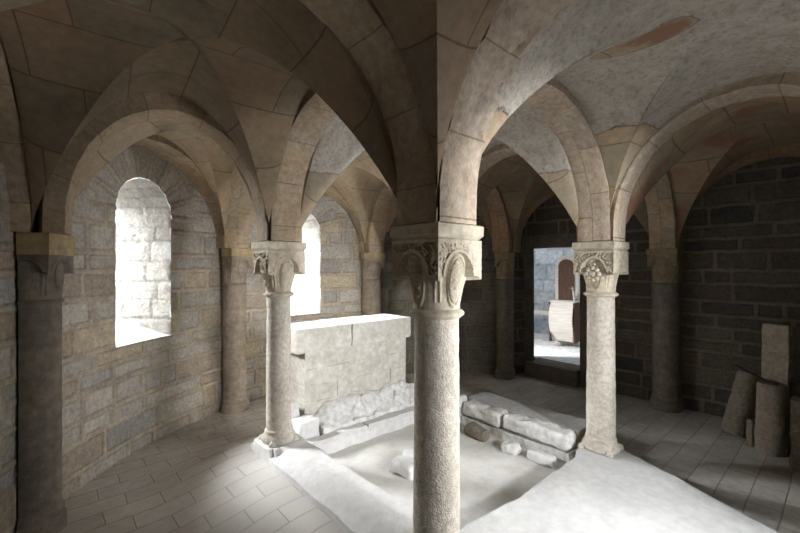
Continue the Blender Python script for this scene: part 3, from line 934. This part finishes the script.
rough_block('pit_stone', (.68, .98, -.05), (1.0, 1.24, .075), 'white rounded stone poking out of the pit floor', 'stone', mat='white', seed=16, amp=.03, rnd=.05, rot=.3)

# ------------------------------------------------------------------ altar
def top_step(x, y):
    d, _ = mn.voronoi(Vector((x*6.5, y*7.5, 2.2)))
    lump = (.05*(.42-d[0])-.02*sm(.10, .03, d[1]-d[0]))*sm(-.25, .25, N((x, y, 8), 2.5))+.02*fbm((x, y, 1), 5)
    rise = .20*sm(1.95, 2.19, y)
    return .14+rise+lump+.012*fbm((x, y, 3), 9)-.06*sm(1.7, 1.93, x)-.09*sm(.66, .5, x)*sm(1.98, 2.1, y)
height_slab('rubble_step', .50, 1.93, 1.975, 2.185, top_step, M['pale'],
            'heap of mortared white rubble sloping down from the foot of the altar', 'rubble footing', nx=120, ny=26,
            edge=lambda x, y: (x, y))
height_slab('kerb_slab', .24, 1.93, 1.83, 1.966, lambda x, y: .105-.035*sm(1.86, 1.83, y)+.007*fbm((x, y, 3), 5)-(.03 if abs(x-.95+.1*(y-1.9)) < .012 else 0), M['white'],
            'low white kerb strip with a crack, bordering the pit below the altar', 'kerb', nx=130, ny=14,
            edge=lambda x, y: (x, y+.014*fbm((x, y, 0), 4)*sm(1.95, 1.85, y)))
rough_block('cut_block', (.24, 1.985, .0), (.47, 2.17, .265), 'white squared stone block on the pit corner, between the slender column and the altar', 'stone block', mat='white', seed=21, amp=.012, rnd=.02, rot=.12)
rough_block('rubble_stone', (.24, 2.20, .0), (.37, 2.40, .38), 'small upright white chunk leaning at the corner of the altar foot', 'rubble stone', mat='white', seed=22, amp=.025, rnd=.04)

alt = empty('stone_altar', (1.07, 2.45, 0))
tag(alt, 'pale stone block altar with thick cracked top slab, behind the pit', 'altar')
def warp_no(p): return p
AX0, AX1, AY0, AY1 = .30-1.07, 1.85-1.07, 2.15-2.45, 2.66-2.45
mb = MB(); mb.box((AX0, AY0, .88), (AX0+.66, AY1, 1.125), 28, 20, 10, amp=.006, freq=8, off=1, rnd=.012); mb.build('top_slab', M['altar'], alt, sharp=32)
mb = MB(); mb.box((AX0+.667, AY0, .88), (AX1, AY1, 1.125), 36, 20, 10, amp=.006, freq=8, off=4, rnd=.012); mb.build('top_slab', M['altar'], alt, sharp=32)
# body of three courses with staggered joints
V = []
bx0, bx1, by0, by1 = AX0+.115, AX1-.05, AY0+.045, AY1-.06
courses = [(.0, .36, (.0, .5, 1.0)), (.36, .52, (.0, .28, .6, .82, 1.0)), (.52, .70, (.0, .55, 1.0)), (.70, .879, (.0, .48, .78, 1.0))]
mb = MB(); q = 0
for za, zb_, fr in courses:
    for a, b in zip(fr[:-1], fr[1:]):
        q += 1; dd = random.uniform(-.006, .006)
        xa = bx0+(bx1-bx0)*a; xb = bx0+(bx1-bx0)*b
        mb.box((xa+.0004, by0+dd, za+.0004), (xb-.0004, by1, zb_-.0004), max(4, int((xb-xa)/.03)), 6, max(4, int((zb_-za)/.03)), amp=.005, freq=9, off=q, rnd=.004)
mb.build('body', M['altar'], alt, sharp=32)

# ------------------------------------------------------------------ stone fragments by the side wall
fg = 'old stone fragments by the dark brick wall'
def drum(xy, z, h, r, rot, label, mat='frag', seed=0, r2=None, rz=0):
    mb = MB(); r2 = r2 or r
    mb.lathe([(r*.94, 0), (r, .02)]+[(r+(r2-r)*i/24, .02+(h-.05)*i/24) for i in range(25)]+[(r2*.96, h-.01), (r2*.9, h)], 44, nz=.009, off=seed)
    o = mb.build('column_drum', M[mat], sharp=35); o.location = (xy[0], xy[1], z); o.rotation_euler = (rot[0], rot[1], rz)
    return tag(o, label, 'column drum', fg, kind='thing')
drum((3.57, -.98), .0, .65, .118, (0, 0), 'upright broken column drum with an iron rod across its top, by the dark brick wall', seed=2, r2=.108)
drum((3.73, -.68), .035, .64, .108, (.17, .24), 'tilted column drum leaning toward the dark brick wall', seed=3, r2=.10)
rough_block('stone_slab', (3.72, -1.085, 0), (3.83, -.885, 1.18), 'tall pale upright slab standing behind the upright column drum', 'stone slab', mat='frag_pale', seed=5, amp=.008, rnd=.012, n=(6, 10, 30), tilt=(0, math.radians(4)), group=fg)
rough_block('stone_slab', (3.88, -1.30, 0), (3.99, -1.10, 1.16), 'dark stone slab pressed behind the tall pale upright slab', 'stone slab', mat='frag_dark', seed=6, amp=.01, rnd=.012, n=(6, 10, 30), tilt=(0, math.radians(5)), group=fg)
rough_block('stone_splinter', (3.55, -.845, 0), (3.61, -.80, .26), 'thin pale stone splinter wedged between the tilted drum and the upright drum', 'stone fragment', mat='frag', seed=7, amp=.008, rnd=.012, tilt=(0, 0), group=fg)
rough_block('stone_block', (3.24, -1.24, 0), (3.46, -1.13, .60), 'brown stone post cut off by the picture edge, next to the upright drum', 'stone block', mat='frag', seed=8, amp=.012, rnd=.02, n=(8, 8, 20), group=fg)
mb = MB(); mb.tube([(3.97, -.66, .70), (3.82, -.78, .678), (3.60, -.93, .662), (3.48, -1.03, .662)], .008)
tag(mb.build('iron_rod', M['iron']), 'thin rusty iron rod lying across the tops of the two column drums', 'iron rod')

# ------------------------------------------------------------------ doorway and what stands outside
GZ = .23
mb = MB()
def splay(p): return (p[0], p[1]+(.10+.5*(p[0]-4.30) if p[1] < 1.95 else .2), p[2])
mb.box((4.30, 1.80, 0), (4.62, 2.05, 2.2), 4, 2, 12, amp=.006, freq=5, warp=splay)
mb.box((4.30, .98, 0), (4.62, 1.15, 2.2), 4, 2, 12, amp=.006, freq=5)
mb.box((4.30, .98, 2.05), (4.62, 2.2, 2.25), 4, 6, 2, amp=.006, freq=5)
mb.box((4.20, 1.15, 0), (4.62, 1.98, GZ), 6, 6, 2, amp=.006, freq=5, off=3)
tag(mb.build('door_1', M['frag_dark'], sharp=35), kind='structure')
mb = MB(); mb.box((4.63, -4, -.1), (12, 9, GZ-.01))
tag(mb.build('outside_ground', M['outground'], smooth=False), kind='structure')
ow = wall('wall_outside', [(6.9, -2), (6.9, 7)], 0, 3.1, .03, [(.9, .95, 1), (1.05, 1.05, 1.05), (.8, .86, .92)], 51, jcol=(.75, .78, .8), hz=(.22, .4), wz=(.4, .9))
ow.data.materials[0] = M['outwall']

seat = empty('carved_wooden_stall', (5.88, 2.16, GZ), math.radians(180+8))
tag(seat, 'pale carved wooden stall with dark arched recess and curved front boards, standing outside the doorway', 'wooden stall')
# local: +x = front, y across
def arch_panel(w, h, t, hole=None):
    mb = MB(); K = 18
    out = [(-w/2, 0)]+[(-w/2, h-w/2)]+[(w/2*-math.cos(PI*i/K), h-w/2+w/2*math.sin(PI*i/K)) for i in range(1, K)]+[(w/2, h-w/2), (w/2, 0)]
    b = len(out)
    mb.add([(0, y, z) for y, z in out]+[(t, y, z) for y, z in out], [tuple(range(b))[::-1], tuple(range(b, 2*b))]+[(i, (i+1) % b, b+(i+1) % b, b+i) for i in range(b)])
    return mb
o = arch_panel(.44, 1.74, .04).build('back_board', M['wood_pale'], seat, smooth=False); o.location = (-.22, 0, 0)
o = arch_panel(.29, .80, .02).build('arched_recess', M['wood_dark'], seat, smooth=False); o.location = (-.178, -.01, .86)
mb = MB()
P = []
for i in range(25):
    f = i/24; z = .10+.74*f; x = .12+.10*math.sin(PI*(1-f)*1.25)*(1-f*.3)
    P.append([(x, -.215+.43*j/8, z) for j in range(9)])
mb.grid(P); mb.grid([[(q[0]-.03, q[1], q[2]) for q in r] for r in P][::-1])
mb.build('curved_front', M['wood_pale'], seat)
mb = MB(); mb.box((-.2, -.235, .08), (.14, -.21, .84), 2, 1, 2); mb.build('side_board', M['wood_dark'], seat, smooth=False)
mb = MB(); mb.box((-.2, .21, .08), (.14, .235, .84), 2, 1, 2); mb.build('side_board', M['wood_dark'], seat, smooth=False)
mb = MB(); mb.box((-.2, -.235, .84), (.12, .235, .865)); mb.build('seat_board', M['wood_pale'], seat, smooth=False)
mb = MB()
o = arch_panel(.13, 1.56, .05).build('side_post', M['wood_pale'], seat, smooth=False); o.location = (-.34, .36, 0)
mb.tube([(-.15, .15, .86), (-.1, .15, 1.06), (-.02, .15, 1.12), (.08, .15, 1.12)], .02); mb.build('arm_rail', M['wood_pale'], seat)
rough_block('timber_beam', (6.3, 2.5, GZ+.50), (6.4, 3.6, GZ+.58), 'pale horizontal timber resting behind the wooden stall outside', 'timber', mat='wood_pale', amp=.003, rnd=.005, n=(2, 10, 2))
for y0_, lb in ((2.55, 'dark trestle foot under the near end of the pale timber outside'), (3.40, 'dark trestle foot under the far end of the pale timber outside')):
    rough_block('timber_trestle', (6.29, y0_, GZ), (6.41, y0_+.13, GZ+.495), lb, 'trestle', mat='wood_dark', amp=.002, rnd=.005, n=(2, 2, 4))

# ------------------------------------------------------------------ light
def area(name, loc, target, size, size_y, power, color=(1, 1, 1), spread=PI):
    l = bpy.data.lights.new(name, 'AREA'); l.shape = 'RECTANGLE'; l.size = size; l.size_y = size_y
    l.energy = power; l.color = color; l.spread = spread
    o = bpy.data.objects.new(name, l); COL.objects.link(o); o.location = loc
    o.rotation_euler = (Vector(target)-Vector(loc)).to_track_quat('-Z', 'Y').to_euler()
    return o
area('stair_daylight', (.35, -4.1, 2.35), (1.0, 0, .6), .34, .34, 215, (.95, .975, 1.0))
for (n, t, c0), pw, sh, aim in ((e1, 400, .35, .1), (e1, 500, -.8, -.1), (e2, 1350, .1, 0)):
    loc = c0+n*2.1+t*sh; loc.z = 3.05
    tgt = c0-t*aim; tgt.z = 1.75
    area('window_daylight', loc, tgt, 2.0, 1.2, pw, (.95, .975, 1.0), 1.75)
sunw = bpy.data.worlds.new('World'); scene.world = sunw; sunw.use_nodes = True
bg = sunw.node_tree.nodes['Background']; bg.inputs[0].default_value = (.82, .9, 1.0, 1); bg.inputs[1].default_value = 1.3
# added fill lamps without a visible source, brightening the window wall and nave vault
area('apse_fill', (1.75, -2.0, 1.2), (-1.0, 2.9, 1.0), .8, .8, 27, (.98, .98, 1.0), 1.5)
area('nave_fill', (1.0, -1.0, .6), (1.2, .4, 3.0), 1.4, 1.0, 2.5, (1.0, .95, .88))

# ------------------------------------------------------------------ camera
cam = bpy.data.cameras.new('Camera'); cam.sensor_width = 36; cam.lens = 18; cam.clip_start = .02
co = bpy.data.objects.new('Camera', cam); COL.objects.link(co)
co.location = (-1.563, -1.455, 1.75); co.rotation_euler = (PI/2, 0, -math.atan2(.667, .745))
scene.camera = co
scene.view_settings.view_transform = 'Standard'
scene.view_settings.look = 'None'
scene.view_settings.exposure = 0
scene.cycles.use_denoising = True
scene.cycles.max_bounces = 8; scene.cycles.diffuse_bounces = 6
